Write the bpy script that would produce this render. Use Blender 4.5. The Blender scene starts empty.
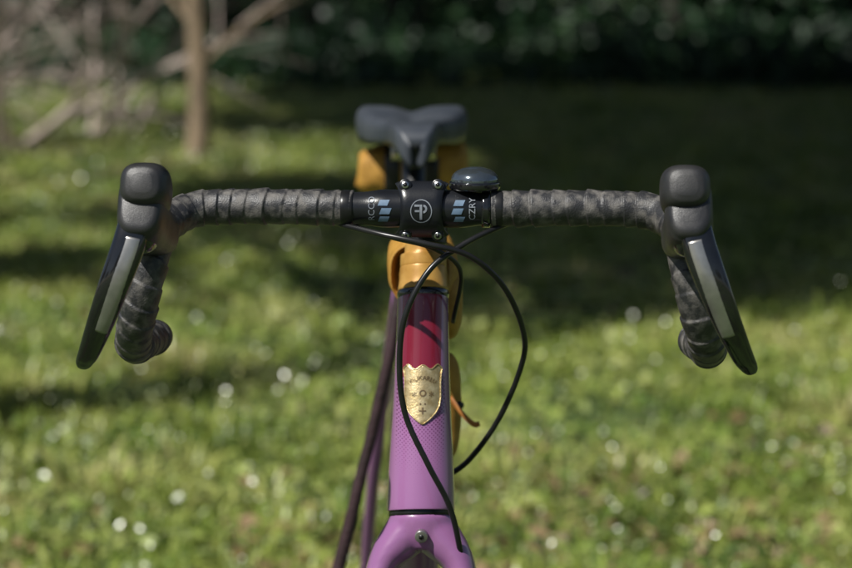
import bpy, math, random
import numpy as np
from mathutils import Vector, Matrix
random.seed(4); rng=np.random.default_rng(7)
scene=bpy.context.scene
R=math.radians
# ------------------------------------------------------------------ materials
def nd(nt,t,**k):
    n=nt.nodes.new(t)
    for a,b in k.items(): setattr(n,a,b)
    return n
def newmat(name):
    m=bpy.data.materials.new(name); m.use_nodes=True
    nt=m.node_tree; p=nt.nodes['Principled BSDF']
    return m,nt,p
def mat(name,c1,c2=None,scale=50,rough=.5,metal=0,coat=0,bump=0,bscale=None,lo=.35,hi=.65,rough2=None,detail=6,spec=.5):
    m,nt,p=newmat(name)
    tc=nd(nt,'ShaderNodeTexCoord')
    if c2 is None: c2=tuple(x*.8 for x in c1)
    n=nd(nt,'ShaderNodeTexNoise'); n.inputs['Scale'].default_value=scale; n.inputs['Detail'].default_value=detail
    nt.links.new(tc.outputs['Object'],n.inputs['Vector'])
    r=nd(nt,'ShaderNodeValToRGB'); r.color_ramp.elements[0].position=lo; r.color_ramp.elements[1].position=hi
    r.color_ramp.elements[0].color=(*c1,1); r.color_ramp.elements[1].color=(*c2,1)
    nt.links.new(n.outputs['Fac'],r.inputs['Fac']); nt.links.new(r.outputs['Color'],p.inputs['Base Color'])
    p.inputs['Roughness'].default_value=rough; p.inputs['Metallic'].default_value=metal
    p.inputs['Coat Weight'].default_value=coat; p.inputs['Coat Roughness'].default_value=.08
    p.inputs['Specular IOR Level'].default_value=spec
    if rough2 is not None:
        mr=nd(nt,'ShaderNodeMapRange'); mr.inputs['To Min'].default_value=rough; mr.inputs['To Max'].default_value=rough2
        mr.inputs['From Min'].default_value=lo; mr.inputs['From Max'].default_value=hi
        nt.links.new(n.outputs['Fac'],mr.inputs['Value']); nt.links.new(mr.outputs['Result'],p.inputs['Roughness'])
    if bump:
        n2=nd(nt,'ShaderNodeTexNoise'); n2.inputs['Scale'].default_value=bscale or scale*4; n2.inputs['Detail'].default_value=4
        nt.links.new(tc.outputs['Object'],n2.inputs['Vector'])
        b=nd(nt,'ShaderNodeBump'); b.inputs['Strength'].default_value=bump; b.inputs['Distance'].default_value=.002
        nt.links.new(n2.outputs['Fac'],b.inputs['Height']); nt.links.new(b.outputs['Normal'],p.inputs['Normal'])
    return m
M={}
M['tape']=mat('worn_bar_tape',(.026,.026,.028),(.20,.185,.165),scale=110,rough=.44,rough2=.78,bump=.28,bscale=800,lo=.44,hi=.80,detail=14,spec=.7)
M['rubber']=mat('hood_rubber',(.018,.018,.020),(.033,.032,.032),scale=40,rough=.36,rough2=.48,bump=.18,bscale=1300,spec=.7)
M['gloss']=mat('gloss_black',(.006,.006,.007),(.012,.012,.013),rough=.14,coat=1)
M['alloy']=mat('matte_black_alloy',(.009,.010,.013),(.016,.017,.02),scale=30,rough=.28,bump=.06,bscale=900)
M['silver']=mat('brushed_silver',(.52,.50,.47),(.36,.35,.33),scale=60,rough=.3,metal=.8)
M['steel']=mat('bolt_steel',(.6,.6,.6),(.4,.4,.4),rough=.25,metal=1)
M['white']=mat('printed_blue_grey',(.17,.25,.37),(.12,.19,.28),scale=200,rough=.45)
M['mustard']=mat('mustard_canvas',(.54,.29,.05),(.38,.19,.025),scale=60,rough=.6,bump=.5,bscale=900)
M['gold']=mat('tan_wood_spacer',(.58,.33,.085),(.42,.21,.04),scale=70,rough=.36,metal=.15)
M['brass']=mat('brass_badge',(.78,.64,.37),(.50,.37,.17),scale=160,rough=.36,metal=.7,bump=.15,bscale=500)
M['dark']=mat('black_cable_housing',(.010,.010,.011),(.018,.018,.018),rough=.3)
M['saddle']=mat('saddle_cover',(.040,.048,.062),(.065,.073,.088),scale=20,rough=.45)
M['purple']=mat('purple_paint',(.33,.14,.32),(.29,.12,.285),scale=8,rough=.3,coat=.8)
M['tyre']=mat('tyre_rubber',(.02,.019,.018),(.07,.055,.04),scale=25,rough=.8,bump=.5)
M['orange']=mat('leather_strap',(.40,.16,.03),(.28,.1,.02),rough=.6)
M['stick']=mat('dark_red_bark',(.045,.020,.025),(.025,.012,.013),scale=40,rough=.7,bump=.6)
LEAN=.018
def headmat():
    m,nt,p=newmat('head_tube_paint')
    tc=nd(nt,'ShaderNodeTexCoord'); sx=nd(nt,'ShaderNodeSeparateXYZ')
    nt.links.new(tc.outputs['Object'],sx.inputs[0])
    def math_(op,a,b=None,clamp=False):
        n=nd(nt,'ShaderNodeMath',operation=op); n.use_clamp=clamp
        for i,v in enumerate((a,b)):
            if v is None: continue
            if isinstance(v,(int,float)): n.inputs[i].default_value=v
            else: nt.links.new(v,n.inputs[i])
        return n.outputs[0]
    Z=sx.outputs['Z']; Y=sx.outputs['Y']
    cxl=math_('ADD',math_('MULTIPLY',math_('SUBTRACT',Z,.9),LEAN),-.0035)
    X=math_('SUBTRACT',sx.outputs['X'],cxl)
    ax_=math_('ABSOLUTE',X)
    crim=math_('MULTIPLY',math_('MULTIPLY',math_('LESS_THAN',ax_,.0172),math_('GREATER_THAN',Z,.850)),math_('LESS_THAN',Y,.068))
    no=nd(nt,'ShaderNodeTexNoise'); no.inputs['Scale'].default_value=60; no.inputs['Detail'].default_value=6
    nt.links.new(tc.outputs['Object'],no.inputs['Vector'])
    mp=nd(nt,'ShaderNodeCombineXYZ'); nt.links.new(X,mp.inputs[0]); nt.links.new(Z,mp.inputs[1])
    vo=nd(nt,'ShaderNodeTexVoronoi'); vo.voronoi_dimensions='2D'; vo.inputs['Randomness'].default_value=0; vo.inputs['Scale'].default_value=420
    rot=nd(nt,'ShaderNodeMapping'); rot.inputs['Rotation'].default_value=(0,0,R(45))
    nt.links.new(mp.outputs[0],rot.inputs['Vector']); nt.links.new(rot.outputs[0],vo.inputs['Vector'])
    sz=nd(nt,'ShaderNodeMapRange'); sz.inputs['From Min'].default_value=.772; sz.inputs['From Max'].default_value=.845
    sz.inputs['To Min'].default_value=.05; sz.inputs['To Max'].default_value=.46
    nt.links.new(Z,sz.inputs['Value'])
    dot=math_('LESS_THAN',vo.outputs['Distance'],sz.outputs[0])
    dz=math_('MULTIPLY',math_('LESS_THAN',Z,.850),math_('GREATER_THAN',Z,.772))
    dot=math_('MULTIPLY',math_('MULTIPLY',dot,dz),math_('MULTIPLY',math_('LESS_THAN',ax_,.021),math_('LESS_THAN',Y,.068)))
    m1=nd(nt,'ShaderNodeMixRGB'); m1.inputs['Color1'].default_value=(.33,.14,.32,1); m1.inputs['Color2'].default_value=(.14,.035,.12,1)
    nt.links.new(dot,m1.inputs['Fac'])
    cr=nd(nt,'ShaderNodeValToRGB'); cr.color_ramp.elements[0].color=(.18,.008,.026,1); cr.color_ramp.elements[1].color=(.22,.014,.036,1)
    nt.links.new(no.outputs['Fac'],cr.inputs['Fac'])
    m2=nd(nt,'ShaderNodeMixRGB'); nt.links.new(crim,m2.inputs['Fac']); nt.links.new(m1.outputs[0],m2.inputs['Color1']); nt.links.new(cr.outputs[0],m2.inputs['Color2'])
    nt.links.new(m2.outputs[0],p.inputs['Base Color'])
    p.inputs['Roughness'].default_value=.25; p.inputs['Coat Weight'].default_value=1; p.inputs['Coat Roughness'].default_value=.05
    return m
M['head']=headmat()

def leafmat(name,cols,trans=.35,rough=.45,noise=.6,spec=.5,coat=0):
    m,nt,p=newmat(name)
    at=nd(nt,'ShaderNodeAttribute'); at.attribute_name='rnd'
    tc=nd(nt,'ShaderNodeTexCoord'); n=nd(nt,'ShaderNodeTexNoise'); n.inputs['Scale'].default_value=noise; n.inputs['Detail'].default_value=3
    nt.links.new(tc.outputs['Object'],n.inputs['Vector'])
    a=nd(nt,'ShaderNodeMath',operation='MULTIPLY_ADD'); a.inputs[1].default_value=2.2; a.inputs[2].default_value=-.85
    nt.links.new(n.outputs['Fac'],a.inputs[0])
    b=nd(nt,'ShaderNodeMath',operation='MULTIPLY_ADD'); b.inputs[1].default_value=.6
    nt.links.new(at.outputs['Fac'],b.inputs[0]); nt.links.new(a.outputs[0],b.inputs[2])
    r=nd(nt,'ShaderNodeValToRGB'); e=r.color_ramp.elements
    e[0].color=(*cols[0],1); e[1].color=(*cols[-1],1)
    for i,c in enumerate(cols[1:-1]):
        k=e.new((i+1)/(len(cols)-1)); k.color=(*c,1)
    nt.links.new(b.outputs[0],r.inputs['Fac']); nt.links.new(r.outputs[0],p.inputs['Base Color'])
    p.inputs['Roughness'].default_value=rough; p.inputs['Specular IOR Level'].default_value=spec
    p.inputs['Coat Weight'].default_value=coat; p.inputs['Coat Roughness'].default_value=rough
    out=nt.nodes['Material Output']
    if trans>0:
        t=nd(nt,'ShaderNodeBsdfTranslucent'); nt.links.new(r.outputs[0],t.inputs['Color'])
        mx=nd(nt,'ShaderNodeMixShader'); mx.inputs[0].default_value=trans
        nt.links.new(p.outputs[0],mx.inputs[1]); nt.links.new(t.outputs[0],mx.inputs[2]); nt.links.new(mx.outputs[0],out.inputs['Surface'])
    return m
M['grass']=leafmat('grass_blades',[(.06,.12,.02),(.20,.29,.045),(.38,.46,.09),(.55,.57,.18),(.54,.48,.24)],.3,.36,.9)
M['weed']=leafmat('weed_leaves',[(.04,.10,.025),(.18,.27,.05),(.37,.44,.11),(.52,.53,.22)],.15,.3,1.3)
M['glint']=leafmat('glint_fleck_gloss',[(.10,.16,.04),(.25,.30,.09),(.34,.36,.14)],0,.33,1.1,spec=1.0,coat=1)  # strong gloss for the added flecks that make the lawn glint
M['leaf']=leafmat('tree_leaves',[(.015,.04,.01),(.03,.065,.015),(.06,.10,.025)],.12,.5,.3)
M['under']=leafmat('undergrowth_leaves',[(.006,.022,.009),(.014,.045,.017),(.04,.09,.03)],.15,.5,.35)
M['litter']=leafmat('dead_leaves',[(.24,.14,.07),(.36,.25,.14),(.14,.08,.05)],.1,.4,2)
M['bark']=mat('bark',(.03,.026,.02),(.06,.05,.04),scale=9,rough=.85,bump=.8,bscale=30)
M['barklit']=mat('sunlit_bark',(.34,.25,.16),(.2,.15,.10),scale=12,rough=.85,bump=.6,bscale=40)  # lighter copy of the bark; sunlight on the trunk is in the colour
M['twig']=mat('bare_twigs',(.64,.53,.47),(.46,.36,.32),scale=8,rough=.8)

# ------------------------------------------------------------------ mesh helpers
def mk(name,V,F,m,parent=None,smooth=True,xf=None,attr=None):
    V=np.asarray(V,dtype=np.float64)
    if xf is not None: V=xf(V)
    me=bpy.data.meshes.new(name)
    me.from_pydata(V.tolist(),[],F if isinstance(F,list) else F.tolist()); me.update()
    if smooth: me.polygons.foreach_set('use_smooth',[True]*len(me.polygons))
    me.materials.append(m)
    o=bpy.data.objects.new(name,me); scene.collection.objects.link(o)
    if parent: o.parent=parent
    return o
def fastmesh(name,V,F,mats,attr=None,matidx=None,smooth=False):
    me=bpy.data.meshes.new(name); V=np.asarray(V,np.float32); F=np.asarray(F,np.int32)
    me.vertices.add(len(V)); me.vertices.foreach_set('co',V.ravel())
    k=F.shape[1]
    me.loops.add(F.size); me.loops.foreach_set('vertex_index',F.ravel())
    me.polygons.add(len(F)); me.polygons.foreach_set('loop_start',np.arange(0,F.size,k,dtype=np.int32))
    me.polygons.foreach_set('loop_total',np.full(len(F),k,np.int32))
    for m in mats: me.materials.append(m)
    if matidx is not None: me.polygons.foreach_set('material_index',np.asarray(matidx,np.int32))
    if smooth: me.polygons.foreach_set('use_smooth',np.ones(len(F),bool))
    if attr is not None:
        a=me.attributes.new('rnd','FLOAT','POINT'); a.data.foreach_set('value',np.asarray(attr,np.float32))
    me.update(calc_edges=True); me.validate()
    return me
def obj(name,me,parent=None,loc=(0,0,0),rot=0,s=1):
    o=bpy.data.objects.new(name,me); scene.collection.objects.link(o); o.location=loc; o.rotation_euler=(0,0,rot); o.scale=(s,s,s)
    if parent: o.parent=parent
    return o
def catmull(P,n):
    P=np.asarray(P,float); m=len(P)
    Q=np.vstack([2*P[0]-P[1],P,2*P[-1]-P[-2]])
    t=np.linspace(0,m-1-1e-9,n); i=t.astype(int); f=(t-i)[:,None]
    a,b,c,d=Q[i],Q[i+1],Q[i+2],Q[i+3]
    return .5*((2*b)+(-a+c)*f+(2*a-5*b+4*c-d)*f**2+(-a+3*b-3*c+d)*f**3)
def norm(v): return v/np.maximum(np.linalg.norm(v,axis=-1,keepdims=True),1e-12)
def sweepVF(ctrl,n=40,seg=20,ref=None,exp=2.0,rf=None,cap=True,oa=0,ob=0,even=False,u0=0,u1=1,unit=.001):
    C=np.asarray(ctrl,float)
    if C.shape[1]==4: C=np.hstack([C,C[:,3:4]])
    S=catmull(C,n if not even else n*6)
    if even or u0>0 or u1<1:
        L=np.r_[0,np.cumsum(np.linalg.norm(np.diff(S[:,:3],axis=0),axis=1))]
        q=np.linspace(L[-1]*u0,L[-1]*u1,n); S=np.stack([np.interp(q,L,S[:,k]) for k in range(5)],1)
    P=S[:,:3]; T=norm(np.gradient(P,axis=0))
    L=np.r_[0,np.cumsum(np.linalg.norm(np.diff(P,axis=0),axis=1))]
    A=np.zeros_like(P)
    if ref is not None:
        r=np.array(ref,float); A=norm(r-(T@r)[:,None]*T)
    else:
        r=np.array([0,0,1.]) if abs(T[0][2])<.9 else np.array([0,1.,0])
        a=r-T[0]*(r@T[0]); a/=np.linalg.norm(a); A[0]=a
        for i in range(1,n):
            a=A[i-1]-T[i]*(A[i-1]@T[i]); A[i]=a/np.linalg.norm(a)
    B=np.cross(T,A)
    th=np.linspace(0,2*np.pi,seg,endpoint=False)
    c,s=np.cos(th),np.sin(th); e=2/exp
    cc=np.sign(c)*np.abs(c)**e; ss=np.sign(s)*np.abs(s)**e
    add=np.zeros((n,seg)) if rf is None else rf(L[:,None],th[None,:])
    V=P[:,None,:]+A[:,None,:]*((S[:,3:4]+add)*cc+oa)[...,None]+B[:,None,:]*((S[:,4:5]+add)*ss+ob)[...,None]
    V=V.reshape(-1,3)*unit
    F=[]
    for i in range(n-1):
        for j in range(seg):
            k=(j+1)%seg; F.append((i*seg+j,i*seg+k,(i+1)*seg+k,(i+1)*seg+j))
    if cap:
        F.append(tuple(range(seg))[::-1]); F.append(tuple((n-1)*seg+j for j in range(seg)))
    return V,F
def sweep(name,ctrl,m,parent=None,xf=None,**k):
    V,F=sweepVF(ctrl,**k); return mk(name,V,F,m,parent,xf=xf)
def joinVF(parts):
    V=[];F=[];o=0
    for v,f in parts:
        V.append(v); F+= [tuple(i+o for i in q) for q in f]; o+=len(v)
    return np.vstack(V),F
def mod_bevel(o,w,seg=3):
    b=o.modifiers.new('bevel','BEVEL'); b.width=w; b.segments=seg; b.limit_method='ANGLE'; b.angle_limit=R(40)
def rotz(deg,cx=0.,cy=.1):
    c,s=math.cos(R(deg)),math.sin(R(deg))
    def f(V):
        V=V.copy(); x=V[:,0]-cx; y=V[:,1]-cy
        V[:,0]=cx+c*x-s*y; V[:,1]=cy+s*x+c*y; return V
    return f
BZ=1.0
_rs=rotz(-2.5); _rf=rotz(1.3)
def steer(V):
    V=_rs(V); V[:,0]+=.0012; return V
def frame(V):
    V=_rf(V); V[:,0]+=-.0035+np.clip(V[:,2]-.9,-.22,.1)*LEAN; return V
def S(name,ctrl,m,par,xf,**k):
    C=np.array(ctrl,float); C[:,2]+=BZ*1000
    return sweep(name,C,m,par,xf,**k)
def SV(ctrl,**k):
    C=np.array(ctrl,float); C[:,2]+=BZ*1000
    return sweepVF(C,**k)
def ellipsoid(c,r,nu=20,nv=12,exp=2):
    V=[];F=[]
    f=lambda q:math.copysign(abs(q)**(2/exp),q)
    for i in range(nv+1):
        ph=-math.pi/2+math.pi*i/nv
        for j in range(nu):
            t=2*math.pi*j/nu
            V.append((c[0]+r[0]*f(math.cos(ph))*f(math.cos(t)),c[1]+r[1]*f(math.cos(ph))*f(math.sin(t)),c[2]+r[2]*f(math.sin(ph))))
    for i in range(nv):
        for j in range(nu):
            k=(j+1)%nu; F.append((i*nu+j,i*nu+k,(i+1)*nu+k,(i+1)*nu+j))
    return np.array(V),F

bike=bpy.data.objects.new('bicycle',None); scene.collection.objects.link(bike)

# ------------------------------------------------------------------ handlebar
half=[(58,0,0),(110,0,1),(150,0,1),(182,-2,0),(199,-11,-3),(209,-34,-8),(213,-62,-13),(215,-86,-32),(221,-92,-60),(230,-80,-90),(236,-52,-108),(238,-15,-114),(234,36,-117)]
for sgn,tag in ((-1,'l'),(1,'r')):
    pth=[(sgn*x,y,z,14.4) for x,y,z in half]
    rr=np.random.default_rng(3+sgn)
    edges=np.cumsum(np.r_[0,rr.uniform(11,19,60)])
    ledge=rr.uniform(.7,1.9,61); slant=rr.uniform(1.2,3.4,61)
    def rf(L,th,sgn=sgn,edges=edges,ledge=ledge,slant=slant):
        i0=np.clip(np.searchsorted(edges,L.ravel())-1,0,59).reshape(L.shape)
        Lx=L+2.4*np.sin(th+.6)+.4*np.sin(3*th+L*.05)
        i=np.clip(np.searchsorted(edges,Lx.ravel())-1,0,59).reshape(Lx.shape)
        f=(Lx-edges[i])/(edges[i+1]-edges[i])
        lip=np.where(f<.08,np.clip(f,0,1)/.08,1-(f-.08)/.92)
        return ledge[i]*lip+.28*np.sin(L*.21+3*th)*np.sin(L*.07)
    S('bar_tape_'+tag,pth,M['tape'],bike,steer,n=640,seg=48,even=True,rf=rf)
    S('finishing_tape_'+tag,[(sgn*58,0,0,14.8),(sgn*62,0,0,15.5),(sgn*66,0,0,15.5),(sgn*68,0,0,15)],M['dark'],bike,steer,n=20,seg=32)
    S('bar_plug_'+tag,[(sgn*235,30,-117,13.5),(sgn*234.3,38,-117.2,13.5),(sgn*234,41,-117.3,12.5),(sgn*234,42.5,-117.3,8)],M['gloss'],bike,steer,n=12,seg=28)
S('handlebar',[(-64,0,0,13.6),(-48,0,0,14),(-34,0,0,15.9),(-20,0,0,15.9),(20,0,0,15.9),(34,0,0,15.9),(48,0,0,14),(64,0,0,13.6)],M['alloy'],bike,steer,n=60,seg=40)
def textmesh(body,size):
    cu=bpy.data.curves.new('t','FONT'); cu.body=body; cu.size=size; cu.align_x='CENTER'; cu.align_y='CENTER'; cu.resolution_u=3
    o=bpy.data.objects.new('t',cu); scene.collection.objects.link(o)
    bpy.context.view_layer.update()
    dg=bpy.context.evaluated_depsgraph_get(); me=bpy.data.meshes.new_from_object(o.evaluated_get(dg))
    import bmesh
    bm=bmesh.new(); bm.from_mesh(me)
    bmesh.ops.triangulate(bm,faces=bm.faces)
    for _ in range(2):
        es=[e for e in bm.edges if e.calc_length()>size*.12]
        if es: bmesh.ops.subdivide_edges(bm,edges=es,cuts=1)
        bmesh.ops.triangulate(bm,faces=bm.faces)
    V=np.array([v.co[:] for v in bm.verts]); F=[tuple(v.index for v in f.verts) for f in bm.faces]
    bm.free(); bpy.data.objects.remove(o); bpy.data.curves.remove(cu)
    return V,F
def bartext(body,size,x0,rot,r,name,ang0=.0,m='white'):
    V,F=textmesh(body,size)
    c,s=math.cos(rot),math.sin(rot)
    u=V[:,0]*c-V[:,1]*s; v=V[:,0]*s+V[:,1]*c
    a=v/r+ang0
    W=np.stack([x0+u,-(r+.0004)*np.cos(a),BZ+(r+.0004)*np.sin(a)],1)
    return mk(name,W,F,M[m],bike,smooth=False,xf=steer)
M['print']=mat('printed_pale_grey',(.30,.33,.37),(.2,.22,.26),scale=200,rough=.45)
bartext('RCCO',.0075,-.0415,R(90),.0152,'bar_print_1',.1,'print')
bartext('CZRY',.0075,.0425,R(90),.0152,'bar_print_3',.1,'print')
def slash(x0,x1,v0,v1,lean,r,name):
    V=[];F=[];n=8
    for i in range(n+1):
        v=v0+(v1-v0)*i/n; a=v/r; dx=lean*(i/n-.5)
        for x in (x0,x1): V.append((x+dx,-(r+.0004)*math.cos(a),BZ+(r+.0004)*math.sin(a)))
    for i in range(n): F.append((2*i,2*i+1,2*i+3,2*i+2))
    mk(name,V,F,M['white'],bike,smooth=False,xf=steer)
for s in (-1,1):
    slash(s*.0315-.0040,s*.0315+.0040,.004,.009,.002,.0160,'bar_stripe')
    slash(s*.0300-.0042,s*.0300+.0042,-.003,.002,.002,.0161,'bar_stripe')
    slash(s*.0315-.0040,s*.0315+.0040,-.010,-.005,.002,.0160,'bar_stripe')
# ------------------------------------------------------------------ stem
def faceplate():
    V=[];F=[];na=24;nu=12
    for i in range(na+1):
        a=-1.32+2.64*i/na
        w=17.5+5.5*(abs(a)/1.32)**2.5
        for j in range(nu+1):
            u=-1+2*j/nu
            e=2.5*max(0,abs(u)-.8)/.2
            rr=20.6+1.6*(abs(a)/1.32)**4-e*.8
            V.append((u*w*.001,-rr*math.cos(a)*.001,BZ+(rr*math.sin(a)*1.12)*.001))
    for i in range(na):
        for j in range(nu):
            k=i*(nu+1)+j; F.append((k,k+1,k+nu+2,k+nu+1))
    o=mk('stem_faceplate',V,F,M['alloy'],bike,xf=steer)
    s=o.modifiers.new('s','SOLIDIFY'); s.thickness=.0045; s.offset=-1
    mod_bevel(o,.0008,2)
faceplate()
for sx in (-1,1):
    for sz in (-1,1):
        c=(sx*13.6,-10.5,sz*20.6)
        d=norm(np.array([0,-1,sz*.25]))
        P=lambda t:tuple(np.array(c)+d*t)
        S('plate_bolt_boss',[(*P(-10),5.4),(*P(-2),5.4),(*P(1.5),5.3),(*P(2.2),4.6)],M['alloy'],bike,steer,n=14,seg=20)
        S('plate_bolt',[(*P(0),3.3),(*P(3.0),3.3),(*P(3.8),2.7)],M['steel'],bike,steer,n=8,seg=20)
        S('plate_bolt_socket',[(*P(3.5),1.9),(*P(4.1),1.9)],M['dark'],bike,steer,n=3,seg=6)
def platepatch(poly2d,name,m='white',rr=21.05):
    V=[];F=[]
    for (u0,v0,u1,v1) in poly2d:
        n=8
        for i in range(n+1):
            v=v0+(v1-v0)*i/n; a=v/21
            for u in (u0,u1): V.append((u*.001,-rr*math.cos(a)*.001,BZ+rr*math.sin(a)*1.12*.001))
        b=len(V)-2*(n+1)
        for i in range(n): F.append((b+2*i,b+2*i+1,b+2*i+3,b+2*i+2))
    mk(name,V,F,M[m],bike,smooth=False,xf=steer)
def ringpatch(r0,r1,cx,cv,a0,a1,name,m='white',rr=21.05,n=48):
    V=[];F=[]
    for r_ in (r0,r1):
        for k in range(n+1):
            t=a0+(a1-a0)*k/n; x=cx+r_*math.cos(t); v=cv+r_*math.sin(t); a=v/21
            V.append((x*.001,-rr*math.cos(a)*.001,BZ+rr*math.sin(a)*1.12*.001))
    for k in range(n): F.append((k,k+1,n+2+k,n+1+k))
    mk(name,V,F,M[m],bike,smooth=False,xf=steer)
ringpatch(8.3,9.0,0,0,0,2*math.pi,'stem_emblem_ring','print')
platepatch([(-1.2,-6.4,.8,5),(-5.6,3.4,-1.4,5),(-5.2,-.6,-1.4,.9)],'stem_emblem_bars','print')
ringpatch(1.6,3.2,1.8,1.8,-math.pi/2,math.pi/2,'stem_emblem_bow','print',n=20)
S('stem_body',[(0,4,0,19,20),(0,20,-2,17.5,18.5),(0,50,-7,16,17),(0,80,-13,17,18),(0,98,-17,18,19)],M['alloy'],bike,steer,n=30,seg=28,ref=(1,0,0),exp=2.6)
ax=lambda z:100+ z/3.08
S('stem_clamp',[(0,ax(4),4,16),(0,ax(3),3,18),(0,ax(-38),-38,18),(0,ax(-42),-42,17.5)],M['alloy'],bike,steer,n=20,seg=32)
S('stem_cap',[(0,ax(4),4,17),(0,ax(8),8,17),(0,ax(9),9,15)],M['gloss'],bike,steer,n=8,seg=32)
S('headset_spacer',[(0,ax(-42),-42,16.5),(0,ax(-50),-50,17),(0,ax(-50.5),-50.5,19.5),(0,ax(-52),-52,20.4),(0,ax(-60),-60,20.4),(0,ax(-61),-61,19.7),(0,ax(-62),-62,20.6),(0,ax(-72),-72,21.2),(0,ax(-79),-79,22),(0,ax(-81),-81,21.5)],M['gold'],bike,frame,n=90,seg=40)
S('headset_seal',[(0,ax(-80.5),-80.5,21.4),(0,ax(-82),-82,22.6),(0,ax(-85),-85,23),(0,ax(-88),-88,22.4)],M['gloss'],bike,frame,n=14,seg=40)
# ------------------------------------------------------------------ head tube
HT=[(-87,21.8),(-89,22.4),(-110,22.8),(-140,23.8),(-175,25.2),(-210,27.2),(-245,29.2),(-263,29.8),(-265,29)]
S('head_tube',[(0,ax(z),z,r,r*1.04) for z,r in HT],M['head'],bike,frame,n=90,seg=64,ref=(1,0,0))
S('lower_headset_ring',[(0,ax(-264),-264,28),(0,ax(-269),-269,28)],M['dark'],bike,frame,n=4,seg=48)
def tubepoint(u,z,off):
    r=np.interp(-z,[-q for q,_ in HT],[q for _,q in HT])
    a=u/r
    return np.stack([(r+off)*np.sin(a),ax(z)-(r*1.04+off)*1.051*np.cos(a),BZ*1000+z+0*u],-1)*.001
def badge():
    zt,zb=-141,-187
    prof=[(0,13),(.06,17.5),(.12,16.3),(.3,15.6),(.55,15.8),(.7,14.6),(.82,11),(.92,6),(1,.8)]
    nr=40;nc=20;V=[];F=[]
    def col(i,j,off):
        t=i/nr; w=np.interp(t,[p[0] for p in prof],[p[1] for p in prof]); u=-1+2*j/nc
        z=zt+(zb-zt)*t
        if t<.12: z+= (1-t/.12)*(3.5*math.cos(u*math.pi)**2-1.5)
        return tubepoint(np.array(u*w),np.array(z),off)
    for i in range(nr+1):
        for j in range(nc+1): V.append(col(i,j,.9))
    for i in range(nr):
        for j in range(nc):
            k=i*(nc+1)+j; F.append((k,k+nc+1,k+nc+2,k+1))
    o=mk('head_badge',V,F,M['brass'],bike,xf=frame,smooth=True)
    s=o.modifiers.new('s','SOLIDIFY'); s.thickness=.0009; s.offset=0
    path=[col(0,j,1.5) for j in range(nc+1)]+[col(i,nc,1.5) for i in range(1,nr+1)]+[col(i,0,1.5) for i in range(nr,-1,-1)]
    pa=np.array(path)*1000
    sweep('head_badge_rim',[(*q,.55) for q in pa],M['brass'],bike,frame,n=160,seg=8)
    dk=mat('badge_engraving_paint',(.13,.08,.03),(.08,.045,.02),rough=.5)
    def put(body,size,u0,z0,m=dk,arc=0,off=1.75):
        Vt,Ft=textmesh(body,size); u=Vt[:,0]*1000; v=Vt[:,1]*1000
        if arc:
            th=u/arc; rad=arc+v; u=rad*np.sin(th); v=rad*np.cos(th)-arc
        mk('head_badge_engraving',tubepoint(u+u0,v+z0,off),Ft,m,bike,smooth=False,xf=frame)
    put('KILIKARLU',.0050,0,-149.5,dk,15)
    put('o',.012,0,-161); put('*',.010,-7,-165); put('*',.010,7,-165)
    put('\u2022 \u2022',.006,0,-171); put('+',.012,0,-177)
badge()
# ------------------------------------------------------------------ fork + wheels
def fork():
    parts=[]
    parts.append(SV([(0,ax(-268),-268,28.5,28),(0,ax(-274),-274,29.5,28.5),(0,ax(-286),-286,29,25),(0,ax(-297),-297,20,18)],n=14,seg=28,ref=(1,0,0)))
    for s in (-1,1):
        parts.append(SV([(s*4,ax(-276),-275,20,25),(s*18,ax(-289),-289,19,24),(s*33,ax(-309),-309,14,22),(s*40,ax(-346),-346,11.5,20),(s*44,-20,-420,11,17),(s*50,-70,-540,10,13),(s*54,-140,-640,9,10),(s*54,-152,-665,9,9)],n=60,seg=24,ref=(1,0,0)))
    V,F=joinVF(parts); V[:,0]-=.001
    o=mk('fork',V,F,M['purple'],bike,xf=steer)
    r=o.modifiers.new('r','REMESH'); r.mode='VOXEL'; r.voxel_size=.0022; r.use_smooth_shade=True
    s=o.modifiers.new('s','SMOOTH'); s.iterations=8; s.factor=.5
fork()
yb=ax(-280)-29
S('crown_bolt',[(0,yb+4,-278,5.5),(0,yb-.5,-278.5,5.5),(0,yb-1.3,-278.6,4.6)],M['silver'],bike,steer,n=8,seg=24)
S('crown_bolt_socket',[(0,yb-1,-278.6,2.3),(0,yb-1.7,-278.7,2.3)],M['dark'],bike,steer,n=3,seg=6)
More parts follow.
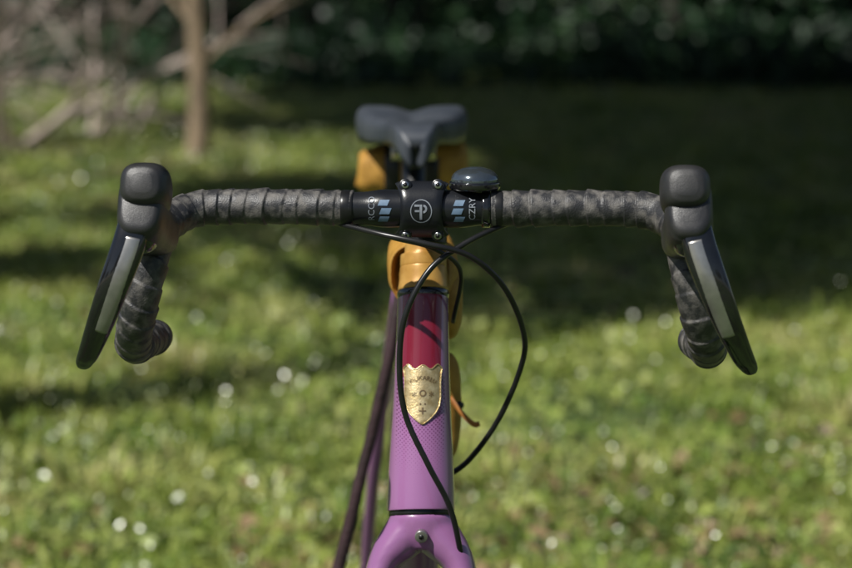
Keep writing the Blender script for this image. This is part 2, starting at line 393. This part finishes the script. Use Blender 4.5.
def wheel(pref,cy,cz,xf,xo=0):
    n=96;Rr=.345
    sec=[( .021*math.cos(t),.021*math.sin(t)) for t in np.linspace(0,2*math.pi,16,endpoint=False)]
    def ring(sec,Rc,name,m):
        V=[];F=[];q=len(sec)
        for i in range(n):
            a=2*math.pi*i/n
            for (x,r_) in sec: V.append((xo+x,cy+(Rc+r_)*math.cos(a),cz+(Rc+r_)*math.sin(a)))
        for i in range(n):
            for j in range(q):
                F.append((i*q+j,i*q+(j+1)%q,((i+1)%n)*q+(j+1)%q,((i+1)%n)*q+j))
        mk(name,V,F,m,bike,xf=xf)
    ring(sec,Rr-.021,pref+'_tyre',M['tyre'])
    ring([(-.012,0),(.012,0),(.010,-.024),(0,-.028),(-.010,-.024)],Rr-.037,pref+'_rim',M['alloy'])
    parts=[sweepVF([(xo*1000-45,cy*1000,cz*1000,9),(xo*1000-30,cy*1000,cz*1000,22),(xo*1000-26,cy*1000,cz*1000,14),(xo*1000+26,cy*1000,cz*1000,14),(xo*1000+30,cy*1000,cz*1000,22),(xo*1000+45,cy*1000,cz*1000,9)],n=24,seg=20)]
    for k in range(28):
        a=2*math.pi*k/28; b=a+(.5 if k%2 else -.5)*(1 if (k//2)%2 else -1); sx=28 if k%2 else -28
        parts.append(sweepVF([(xo*1000+sx,cy*1000+20*math.cos(b),cz*1000+20*math.sin(b),1),(xo*1000,cy*1000+285*math.cos(a),cz*1000+285*math.sin(a),1)],n=2,seg=5))
    parts.append(sweepVF([(xo*1000+34,cy*1000,cz*1000,80),(xo*1000+36,cy*1000,cz*1000,80)],n=2,seg=40))
    V,F=joinVF(parts); mk(pref+'_hub_spokes_disc',V,F,M['steel'],bike,xf=xf)
wheel('front_wheel',-.152,.345,steer)
wheel('rear_wheel',.88,.345,frame)
def fr():
    parts=[]
    T=lambda c,**k: parts.append(sweepVF(c,**k))
    T([(0,76,885,17,19),(0,250,884,17,15),(0,520,876,15,13)],n=20,seg=24,ref=(1,0,0))
    T([(0,40,775,22,26),(0,200,590,22,24),(0,448,285,24,24)],n=20,seg=24,ref=(1,0,0))
    T([(0,455,270,18,18),(0,545,900,16,16)],n=8,seg=24,ref=(1,0,0))
    T([(-38,450,270,22),(38,450,270,22)],n=3,seg=24)
    for s in (-1,1):
        T([(s*20,465,275,10),(s*45,600,300,9),(s*60,880,345,8)],n=16,seg=14)
        T([(s*14,540,855,8),(s*42,700,600,7.5),(s*60,880,345,8)],n=16,seg=14)
    V,F=joinVF(parts); mk('frame',V,F,M['purple'],bike,xf=frame)
    P=[]
    P.append(sweepVF([(-50,450,270,92),(-47,450,270,92)],n=2,seg=40))
    P.append(sweepVF([(-64,450,270,12),(-70,480,110,9),(-72,486,98,12)],n=8,seg=14))
    P.append(sweepVF([(64,450,270,12),(70,420,430,9),(72,414,442,12)],n=8,seg=14))
    P.append(sweepVF([(-70,486,98,30,8),(-150,486,98,30,8)],n=4,seg=12,ref=(0,1,0)))
    P.append(sweepVF([(70,414,442,30,8),(150,414,442,30,8)],n=4,seg=12,ref=(0,1,0)))
    V,F=joinVF(P); mk('crankset',V,F,M['alloy'],bike,xf=frame)
fr()
sweep('seatpost',[(0,538,860,13.6),(0,640,985,13.6),(0,655,997,14)],M['alloy'],bike,frame,n=12,seg=24)
sweep('seat_clamp',[(0,542,893,20),(0,546,912,20)],M['gloss'],bike,frame,n=4,seg=24)
sweep('saddle_clamp',[(-26,660,994,11),(26,660,994,11)],M['silver'],bike,frame,n=4,seg=18)
for s in (-1,1):
    sweep('saddle_rail',[(s*8,560,1008,3.5),(s*20,610,994,3.5),(s*22,700,994,3.5),(s*36,800,1008,3.5)],M['steel'],bike,frame,n=30,seg=10)
def saddle():
    ns=48;nu=36;V=[];F=[]
    ys=[.535,.540,.55,.57,.62,.67,.72,.76,.80,.825,.835]
    ws=[.008,.017,.023,.027,.031,.038,.058,.070,.074,.069,.057]
    zt=[1.010,1.022,1.028,1.031,1.030,1.028,1.029,1.033,1.036,1.034,1.027]
    for i in range(ns+1):
        y=.535+.30*i/ns; w=np.interp(y,ys,ws); z0=np.interp(y,ys,zt)
        rear=max(0,min(1,(y-.66)/.12))
        for j in range(nu+1):
            u=-1+2*j/nu; au=abs(u)
            x=w*math.sin(max(-math.pi/2,min(math.pi/2,u*math.pi/2)))
            side=max(0,(au-.5)/.5)
            drop=(.026+.012*rear)*side**2.4
            chan=-.005*math.exp(-(u/.14)**2)*min(1,max(0,(y-.63)/.08))
            lobes=.003*rear*math.cos((au-.5)*math.pi)
            V.append((x*(1-.10*side**3),y,z0-drop+chan+lobes))
    for i in range(ns):
        for j in range(nu):
            k=i*(nu+1)+j; F.append((k,k+1,k+nu+2,k+nu+1))
    o=mk('saddle',V,F,M['saddle'],bike,xf=frame)
    s=o.modifiers.new('s','SOLIDIFY'); s.thickness=.012; s.offset=-1
saddle()
sweep('saddle_bag',[(-66,800,956,12,12),(-62,800,956,24,28),(-40,800,958,31,34),(0,800,960,32,36),(40,800,964,34,40),(64,800,964,29,36),(70,800,964,12,12)],M['mustard'],bike,frame,n=40,seg=28,exp=2.6,rf=lambda L,t:1.6*np.sin(L*.16+2*t)*np.sin(t*5))
for s in (-1,1):
    sweep('saddle_bag_strap',[(s*24-9,800,960,35,39),(s*24+9,800,960,36,41)],M['dark'],bike,frame,n=4,seg=28,exp=2.6)
sweep('top_tube_bag',[(0,128,925,22,22),(1,132,925,30,30),(1,170,930,32,32),(0,240,925,29,26),(0,320,915,24,18),(0,328,914,12,10)],M['mustard'],bike,frame,n=60,seg=40,ref=(1,0,0),exp=2.8,rf=lambda L,t:.9*np.sin(t*4+L*.1)*np.sin(L*.13))
V,F=ellipsoid((.025,.165,.895),(.014,.05,.034),exp=2.5); mk('side_pouch',V,F,M['mustard'],bike,xf=frame)
sweep('frame_roll_bag',[(23,200,832,8),(24,200,828,14),(25,205,800,16.5),(25,205,765,16.5),(24,200,745,14),(23,200,740,8)],M['mustard'],bike,frame,n=40,seg=24)
sweep('roll_bag_grommet',[(39,186,792,4),(40,184,792,3.8)],M['dark'],bike,frame,n=3,seg=16)
sweep('roll_bag_strap',[(30,182,800,3,1.2),(42,170,786,3,1.2),(52,165,778,3,1.2),(57,163,779,2.5,1.2)],M['orange'],bike,frame,n=16,seg=8)
# ------------------------------------------------------------------ hoods and levers
for s,tag in ((-1,'l'),(1,'r')):
    H=[(-58,-13,16.5,16.8),(-66,-13,18,18.6),(-85,-10,18.2,20.3),(-106,-3,18.0,23),(-124,5,18.2,27),(-138,12,18.4,29),(-148,18,17.8,28.5),(-154,21,16.2,26),(-157,22.5,13.4,22),(-158,23,9,14)]
    ctrl=[(s*(212-.10*z),y,z,a,b) for y,z,a,b in H]
    S('lever_hood_'+tag,ctrl,M['rubber'],bike,steer,n=70,seg=56,ref=(1,0,0),exp=3.0)
    Hc=[(-112,20,15.0,14),(-124,27,18.0,17),(-136,33,19.2,18.4)]
    for t in np.linspace(0,.985,14):
        q=math.sqrt(1-t*t); Hc.append((-142-20*t,35+5.5*t,19.3*q**.5,18.4*q**.5))
    S('hood_horn_'+tag,[(s*(209.0-.05*z),y,z-3.5,a,b) for y,z,a,b in Hc],M['rubber'],bike,steer,n=110,seg=56,ref=(1,0,0),exp=2.9)
    S('lever_pivot_'+tag,[(s*211,-128,-6,13,12),(s*213,-146,-6,14.5,14),(s*214,-155,-7,13,12),(s*215,-159,-8,8,7)],M['gloss'],bike,steer,n=24,seg=32,ref=(1,0,0),exp=3)
    L=[(213,-150,12,9,4),(214,-155,8,11.5,6),(218,-162,-12,12.8,6.5),(229,-166,-42,12,5.6),(242,-158,-73,10.4,5),(254,-144,-98,8.4,4.2),(259.5,-137,-107,7,3.6),(262,-133.5,-111.5,4.8,2.6),(263,-132,-113,2,1.2)]
    LL=[(s*x,y,z,a,b) for x,y,z,a,b in L]
    S('brake_lever_'+tag,LL,M['gloss'],bike,steer,n=70,seg=32,ref=(1,0,0),exp=2.4)
    LI=[(s*(x-2.0),y,z,a*.70,b*.9) for x,y,z,a,b in L]
    S('lever_blade_plate_'+tag,LI,M['silver'],bike,steer,n=50,seg=28,ref=(1,0,0),exp=2.3,ob=1.0,u0=.15,u1=.68)
# ------------------------------------------------------------------ cables
S('brake_hose_front',[(72,4,-12,2.5),(60,-8,-15,2.5),(32,-22,-27,2.5),(3,-35,-47,2.5),(-17,-41,-84,2.5),(-22,-37,-127,2.5),(-17,-34,-170,2.5),(2,-33,-213,2.5),(20,-25,-251,2.5),(29,-16,-291,2.5),(33,-2,-325,2.5)],M['dark'],bike,None,n=120,seg=14)
S('brake_hose_rear',[(-76,4,-12,2.5),(-66,-6,-14,2.5),(-34,-28,-19,2.5),(-1,-36,-25,2.5),(36,-31,-36,2.5),(66,-10,-66,2.5),(84,20,-111,2.5),(82,40,-145,2.5),(64,60,-194,2.5),(39,80,-235,2.5),(16,92,-256,2.5)],M['dark'],bike,None,n=120,seg=14)
S('shift_cable',[(-72,8,-10,2),(-58,4,-16,2),(-28,2,-25,2),(8,10,-36,2),(30,40,-60,2),(24,80,-110,2)],M['dark'],bike,None,n=60,seg=12)
V,F=SV([(44,4,16,20),(44,4,18,21.5),(44,4,22,21.5),(44,4,23,20.5)],n=12,seg=40); mk('bell_base',V,F,M['gloss'],bike,xf=steer)
S('bell_dome',[(44,4,22,20),(44,4,26,19.6),(44,4,30,17),(44,4,33,12),(44,4,34.6,6),(44,4,35,.5)],mat('bell_dark_chrome',(.20,.24,.28),(.15,.18,.2),rough=.12,metal=.8),bike,steer,n=40,seg=40)
S('bell_clamp',[(50,0,0,15.8),(57,0,0,15.8)],M['gloss'],bike,steer,n=4,seg=32)
sweep('support_stick',[(-20,470,905,5.5),(-38,452,800,6.5),(-60,448,700,6),(-97,445,550,7),(-150,440,330,7),(-235,430,-5,8)],M['stick'],None,None,n=60,seg=12,rf=lambda L,t:.8*np.sin(L*.05+t)*np.sin(L*.017))

# ================================================================== SETTING
def nz(x,y,f,seed):
    r=np.random.default_rng(seed); o=0
    for k in range(7):
        a=r.uniform(0,2*np.pi); q=f*r.uniform(.6,1.7); p=r.uniform(0,6.28)
        o=o+np.sin((x*np.cos(a)+y*np.sin(a))*q+p)
    return o/7**.5
def groundmat():
    m,nt,p=newmat('ground_soil_and_moss')
    tc=nd(nt,'ShaderNodeTexCoord')
    n=nd(nt,'ShaderNodeTexNoise'); n.inputs['Scale'].default_value=1.6; n.inputs['Detail'].default_value=12; n.inputs['Roughness'].default_value=.7
    nt.links.new(tc.outputs['Object'],n.inputs['Vector'])
    r=nd(nt,'ShaderNodeValToRGB'); e=r.color_ramp.elements
    e[0].position=.3; e[0].color=(.09,.06,.04,1); e[1].position=.75; e[1].color=(.18,.24,.06,1)
    k=e.new(.45); k.color=(.04,.06,.02,1); k=e.new(.58); k.color=(.08,.14,.03,1)
    nt.links.new(n.outputs['Fac'],r.inputs['Fac']); nt.links.new(r.outputs[0],p.inputs['Base Color'])
    p.inputs['Roughness'].default_value=.9
    n2=nd(nt,'ShaderNodeTexNoise'); n2.inputs['Scale'].default_value=25; n2.inputs['Detail'].default_value=8
    nt.links.new(tc.outputs['Object'],n2.inputs['Vector'])
    b=nd(nt,'ShaderNodeBump'); b.inputs['Distance'].default_value=.03; b.inputs['Strength'].default_value=.8
    nt.links.new(n2.outputs['Fac'],b.inputs['Height']); nt.links.new(b.outputs['Normal'],p.inputs['Normal'])
    return m
mk('ground',[(-400,-400,0),(400,-400,0),(400,400,0),(-400,400,0)],[(0,1,2,3)],groundmat(),smooth=False)
def scatter(n,y0=1.2,y1=24,k=1.35):
    u=rng.random(n); 
    y=y0+(y1-y0)*u**k
    hw=.22*(y+1.7)*1.45+.6
    x=(rng.random(n)*2-1)*hw
    return x,y
def blades(x,y,h,w,a,l,rnd):
    n=len(x)
    dx=np.cos(a);dy=np.sin(a)
    b=np.stack([x,y,np.zeros(n)-.002],1); P=np.stack([-dy,dx,0*dx],1)*w[:,None]; D=np.stack([dx,dy,0*dx],1)
    mid=b+D*(h*l*.3)[:,None]; mid[:,2]+=h*.6
    tip=b+D*(h*l)[:,None]; tip[:,2]+=h*(1-.35*l)
    V=np.stack([b-P,b+P,mid+P*.8,mid-P*.8,tip+P*.15,tip-P*.15],1).reshape(-1,3)
    i=np.arange(n)*6
    F=np.concatenate([np.stack([i,i+1,i+2,i+3],1),np.stack([i+3,i+2,i+4,i+5],1)])
    return V,F,np.repeat(rnd,6)
def grass():
    n=170000
    x,y=scatter(n)
    dens=nz(x,y,2.1,1)+.6*nz(x,y,6,2)
    keep=rng.random(n)<np.clip(.45+.5*dens,.03,1); x=x[keep];y=y[keep];dens=dens[keep]; n=len(x)
    h=(.025+.035*rng.random(n))*(1+.45*np.clip(dens,-1,1.5)); w=(.0035+.003*rng.random(n))*(1+y/14)
    V1,F1,a1=blades(x,y,h,w,rng.random(n)*2*np.pi,.3+rng.random(n)*1.2,rng.random(n))
    m_=1500; cx,cy=scatter(m_,k=1.3); k=46
    cr=rng.uniform(.03,.085,m_)*(1+cy/20); hh=rng.uniform(.06,.13,m_); cc=rng.random(m_)
    X=(cx[:,None]+rng.normal(size=(m_,k))*cr[:,None]).ravel(); Y=(cy[:,None]+rng.normal(size=(m_,k))*cr[:,None]).ravel()
    A=np.arctan2(Y-np.repeat(cy,k),X-np.repeat(cx,k))+rng.normal(size=m_*k)*.5
    H=np.repeat(hh,k)*rng.uniform(.5,1.1,m_*k); W=(.003+.002*rng.random(m_*k))*(1+Y/14)
    V2,F2,a2=blades(X,Y,H,W,A,.2+rng.random(m_*k)*.9,np.clip(np.repeat(cc,k)+rng.normal(size=m_*k)*.15,0,1))
    return obj('grass',fastmesh('grass',np.vstack([V1,V2]),np.vstack([F1,F2+len(V1)]),[M['grass']],np.r_[a1,a2]))
grass()
def leafquads(C,size,tilt=1.0,up=None,bend=.12):
    n=len(C); N=rng.normal(size=(n,3)); 
    if up is not None: N=N*tilt; N[:,2]+=up
    N=norm(N); A=norm(np.cross(N,rng.normal(size=(n,3)))); B=np.cross(N,A)
    s=np.asarray(size)[:,None] if np.ndim(size) else size
    f=.62
    V=np.stack([C-A*s,C-B*s*f+N*s*bend,C+A*s,C+B*s*f+N*s*bend],1).reshape(-1,3)
    i=np.arange(n)*4
    return V,np.stack([i,i+1,i+2,i+3],1)
def weeds():
    m_=3400; cx,cy=scatter(m_,k=1.3); k=20
    cr=rng.uniform(.03,.10,m_); cc=rng.random(m_); hh=rng.uniform(.01,.07,m_)
    X=(cx[:,None]+rng.normal(size=(m_,k))*cr[:,None]).ravel(); Y=(cy[:,None]+rng.normal(size=(m_,k))*cr[:,None]).ravel()
    Z=.012+np.repeat(hh,k)*rng.random(m_*k)
    V,F=leafquads(np.stack([X,Y,Z],1),(.008+.012*rng.random(m_*k))*(1+Y/20),.6,1)
    obj('weeds',fastmesh('weeds',V,F,[M['weed']],np.repeat(np.clip(np.repeat(cc,k)+rng.normal(size=m_*k)*.12,0,1),4)))
    n=150000; x,y=scatter(n,k=1.3)
    V,F=leafquads(np.stack([x,y,.04+.06*rng.random(n)],1),(.0026+.0044*rng.random(n)**2)*(1+y/12),1.5,1,bend=0)
    obj('glint_flecks',fastmesh('glint_flecks',V,F,[M['glint']],np.repeat(rng.random(n),4)))  # invented tilted flecks, added only to catch the sun as glints
    n=15000; x,y=scatter(n,k=1.3)
    d=nz(x,y,1.6,9); keep=rng.random(n)<np.clip(.12+.6*d,.02,1); x=x[keep];y=y[keep];n=len(x)
    V,F=leafquads(np.stack([x,y,.02+.03*rng.random(n)],1),(.012+.02*rng.random(n)),.5,1)
    obj('fallen_leaves',fastmesh('fallen_leaves',V,F,[M['litter']],np.repeat(rng.random(n),4)))
weeds()
def quadsonly(parts):
    V=[];F=[];o=0
    for v,f in parts:
        V.append(v); F.append(np.array([q for q in f if len(q)==4])+o); o+=len(v)
    return np.vstack(V),np.vstack(F)
def treemesh(name,H,cr,seed,nclump=85,nl=80,ls=.16,trunk=.16,cbase=.45):
    r=np.random.default_rng(seed); parts=[]
    tp=[(0,0,-.1,trunk*1.3)]
    for k in range(1,6):
        t=k/5; tp.append((r.normal()*.12*t*2,r.normal()*.12*t*2,H*.85*t,trunk*(1-.8*t)))
    parts.append(sweepVF(tp,n=16,seg=9,cap=False,unit=1))
    TP=catmull(tp,40)
    cc=[]
    for k in range(12):
        i=int(min(r.uniform(cbase*.95,.95),.97)*39); b=TP[i]; a=r.uniform(0,6.28); L=cr*r.uniform(.6,1.0)
        e=b[:3]+np.array([math.cos(a)*L,math.sin(a)*L,L*r.uniform(.1,.55)])
        m_=(b[:3]+e)/2+np.array([0,0,-.1*L])
        parts.append(sweepVF([(*b[:3],b[3]*.5),(*m_,b[3]*.32),(*e,.012)],n=7,seg=6,cap=False,unit=1))
        cc.append(e); cc.append((m_+e)/2)
    V,F=quadsonly(parts)
    C=[]
    for k in range(nclump):
        if k<len(cc): c=cc[k]
        else:
            d=norm(r.normal(size=3)); c=np.array([0,0,H*(1+cbase)/2])+d*np.array([cr,cr,H*(1-cbase)/2])*r.uniform(.35,1)
        C.append(c+r.normal(size=(nl,3))*np.array([.42,.42,.28])*cr/3)
    C=np.vstack(C)
    LV,LF=leafquads(C,ls*(.6+.8*r.random(len(C))))
    at=np.r_[np.zeros(len(V)),np.repeat(r.random(len(C)),4)]
    mi=np.r_[np.zeros(len(F)),np.ones(len(LF))]
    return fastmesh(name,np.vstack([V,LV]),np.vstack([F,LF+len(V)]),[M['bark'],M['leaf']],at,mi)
tm=[treemesh('tree_a',9,3.0,1),treemesh('tree_b',11,3.4,2,trunk=.2),treemesh('tree_c',8,2.7,3,trunk=.13),
    treemesh('tree_d',11,2.3,4,trunk=.15,cbase=.6,nclump=95),treemesh('tree_e',16,3.3,5,trunk=.18,cbase=.64,nclump=130,ls=.2)]
# lawn-side trees: trunks stand beside the view, their crowns shade the back of the lawn
pos=[(-4.1,4.4,3,1),(-2.35,8.1,3,.95),(-2.05,6.2,3,1),(-1.4,3.4,3,.95),(-3.5,10.9,3,1),(2.5,5.4,2,.95),(3.2,9.2,0,1),(6.2,9,1,.9),(5.0,13.2,1,1.0),
     (-3.25,12.3,3,1),(-3.9,14.6,3,1.05),(-3.35,9.3,4,1),(-4.2,12.0,4,1),(-6.2,12.6,4,1),(4.6,17.6,0,1.0),(6.6,16.4,1,1),(4.4,6.2,0,.9)]
r_=random.Random(11)
for k in range(90):
    y=r_.uniform(24,46); x=r_.uniform(-.34,.4)*(y+10)*1.5
    pos.append((x,y,r_.randrange(3),r_.uniform(.9,1.3)))
for k in range(26):
    a=r_.uniform(0,6.28); d=r_.uniform(26,50)
    x,y=d*math.cos(a),d*math.sin(a)
    if y<10 : pos.append((x*1.1,y-6,r_.randrange(3),1.1))
for (x,y,v,s) in pos:
    obj('tree',tm[v],None,(x,y,0),r_.uniform(0,6.28),s)
def undergrowth():
    C=[]
    r=np.random.default_rng(21)
    for k in range(520):
        y=r.uniform(20.5,38); x=r.uniform(-.33,.40)*(y+8)*1.3
        h=r.uniform(.4,1.3)*(.35+ (y-19)/12)
        c=np.array([x,y,h*.45])+r.normal(size=(120,3))*np.array([.8,.6,.35*h])
        c[:,2]=np.abs(c[:,2]); C.append(c)
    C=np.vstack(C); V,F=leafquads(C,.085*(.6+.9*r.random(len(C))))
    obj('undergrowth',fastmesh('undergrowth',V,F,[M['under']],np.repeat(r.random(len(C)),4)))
undergrowth()
def branchy(name,m,base,stems,seed,Lr,spread,r0,lvl=3,loc=(0,0,0),lean=(0,0)):
    r=np.random.default_rng(seed); parts=[]
    def grow(p,d,L,rad,l):
        n=5; pts=[(*p,rad)]; q=np.array(p,float); dd=np.array(d,float)
        for i in range(1,n):
            dd=norm(dd+r.normal(size=3)*.13+np.array([0,0,-.03*(3-l)])); q=q+dd*L/(n-1); pts.append((*q,rad*(1-.75*i/(n-1))))
        parts.append(sweepVF(pts,n=8,seg=5 if l<lvl else 7,cap=False,unit=1))
        if l>0:
            for k in range(r.integers(3,6)):
                i=r.integers(1,n); b=pts[i]
                nd_=norm(dd+r.normal(size=3)*.6)
                grow(b[:3],nd_,L*r.uniform(.45,.7),b[3]*.65,l-1)
    for k in range(stems):
        a=r.uniform(0,6.28); d=norm(np.array([math.cos(a)*spread*r.uniform(.2,1)+lean[0],math.sin(a)*spread*r.uniform(.2,1)+lean[1],1]))
        grow((base*r.normal(),base*r.normal(),0),d,r.uniform(*Lr),r0*r.uniform(.6,1.2),lvl)
    V,F=quadsonly(parts)
    return obj(name,fastmesh(name,V,F,[m],smooth=True),None,loc)
parts=[sweepVF([(0,0,-.05,.10),(.03,0,.25,.075),(.02,.02,.9,.065),(-.02,0,1.8,.06),(.1,.1,3.2,.05),(.2,0,5,.03)],n=24,seg=12,cap=False,unit=1)]
for k in range(14):
    z=.6+k*.3; a=k*2.4
    parts.append(sweepVF([(0,0,z,.02),(.5*math.cos(a),.5*math.sin(a),z+.4,.013),(1.1*math.cos(a),1.1*math.sin(a),z+.6,.004)],n=8,seg=6,cap=False,unit=1))
V,F=quadsonly(parts)
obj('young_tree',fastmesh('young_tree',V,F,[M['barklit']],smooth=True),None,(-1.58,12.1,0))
for k,(x,y) in enumerate([(-2.9,12.4),(-3.6,13.0),(-2.4,14.0),(-4.2,14.2)]):
    branchy('bare_bush',M['twig'],.12,7,140+k,(1.6,2.6),1.5,.026,2,(x,y,0))

# ================================================================== light, sky, camera
sd=Vector((-.47,-.42,.78)).normalized()
el=math.asin(sd.z); az=math.atan2(sd.x,sd.y)
w=bpy.data.worlds.new('World'); scene.world=w; w.use_nodes=True
nt=w.node_tree; bg=nt.nodes['Background']; sk=nt.nodes.new('ShaderNodeTexSky'); sk.sky_type='NISHITA'; sk.sun_disc=False
sk.sun_elevation=el; sk.sun_rotation=az
nt.links.new(sk.outputs[0],bg.inputs[0]); bg.inputs[1].default_value=.052
l=bpy.data.lights.new('sun','SUN'); l.energy=5.0; l.angle=R(.53); l.color=(1,.97,.91)
lo=bpy.data.objects.new('sun',l); scene.collection.objects.link(lo); lo.rotation_euler=(-sd).to_track_quat('-Z','Y').to_euler(); lo.location=(0,0,20)
cam=bpy.data.cameras.new('camera'); co=bpy.data.objects.new('camera',cam); scene.collection.objects.link(co)
co.location=(0,-1.68,1.187); co.rotation_euler=(R(81.5),0,0)
cam.lens=85; cam.sensor_width=36; cam.clip_start=.05; cam.clip_end=1500
cam.dof.use_dof=True; cam.dof.focus_distance=1.64; cam.dof.aperture_fstop=5.0
scene.camera=co
scene.view_settings.view_transform='Standard'; scene.view_settings.look='None'; scene.view_settings.exposure=0
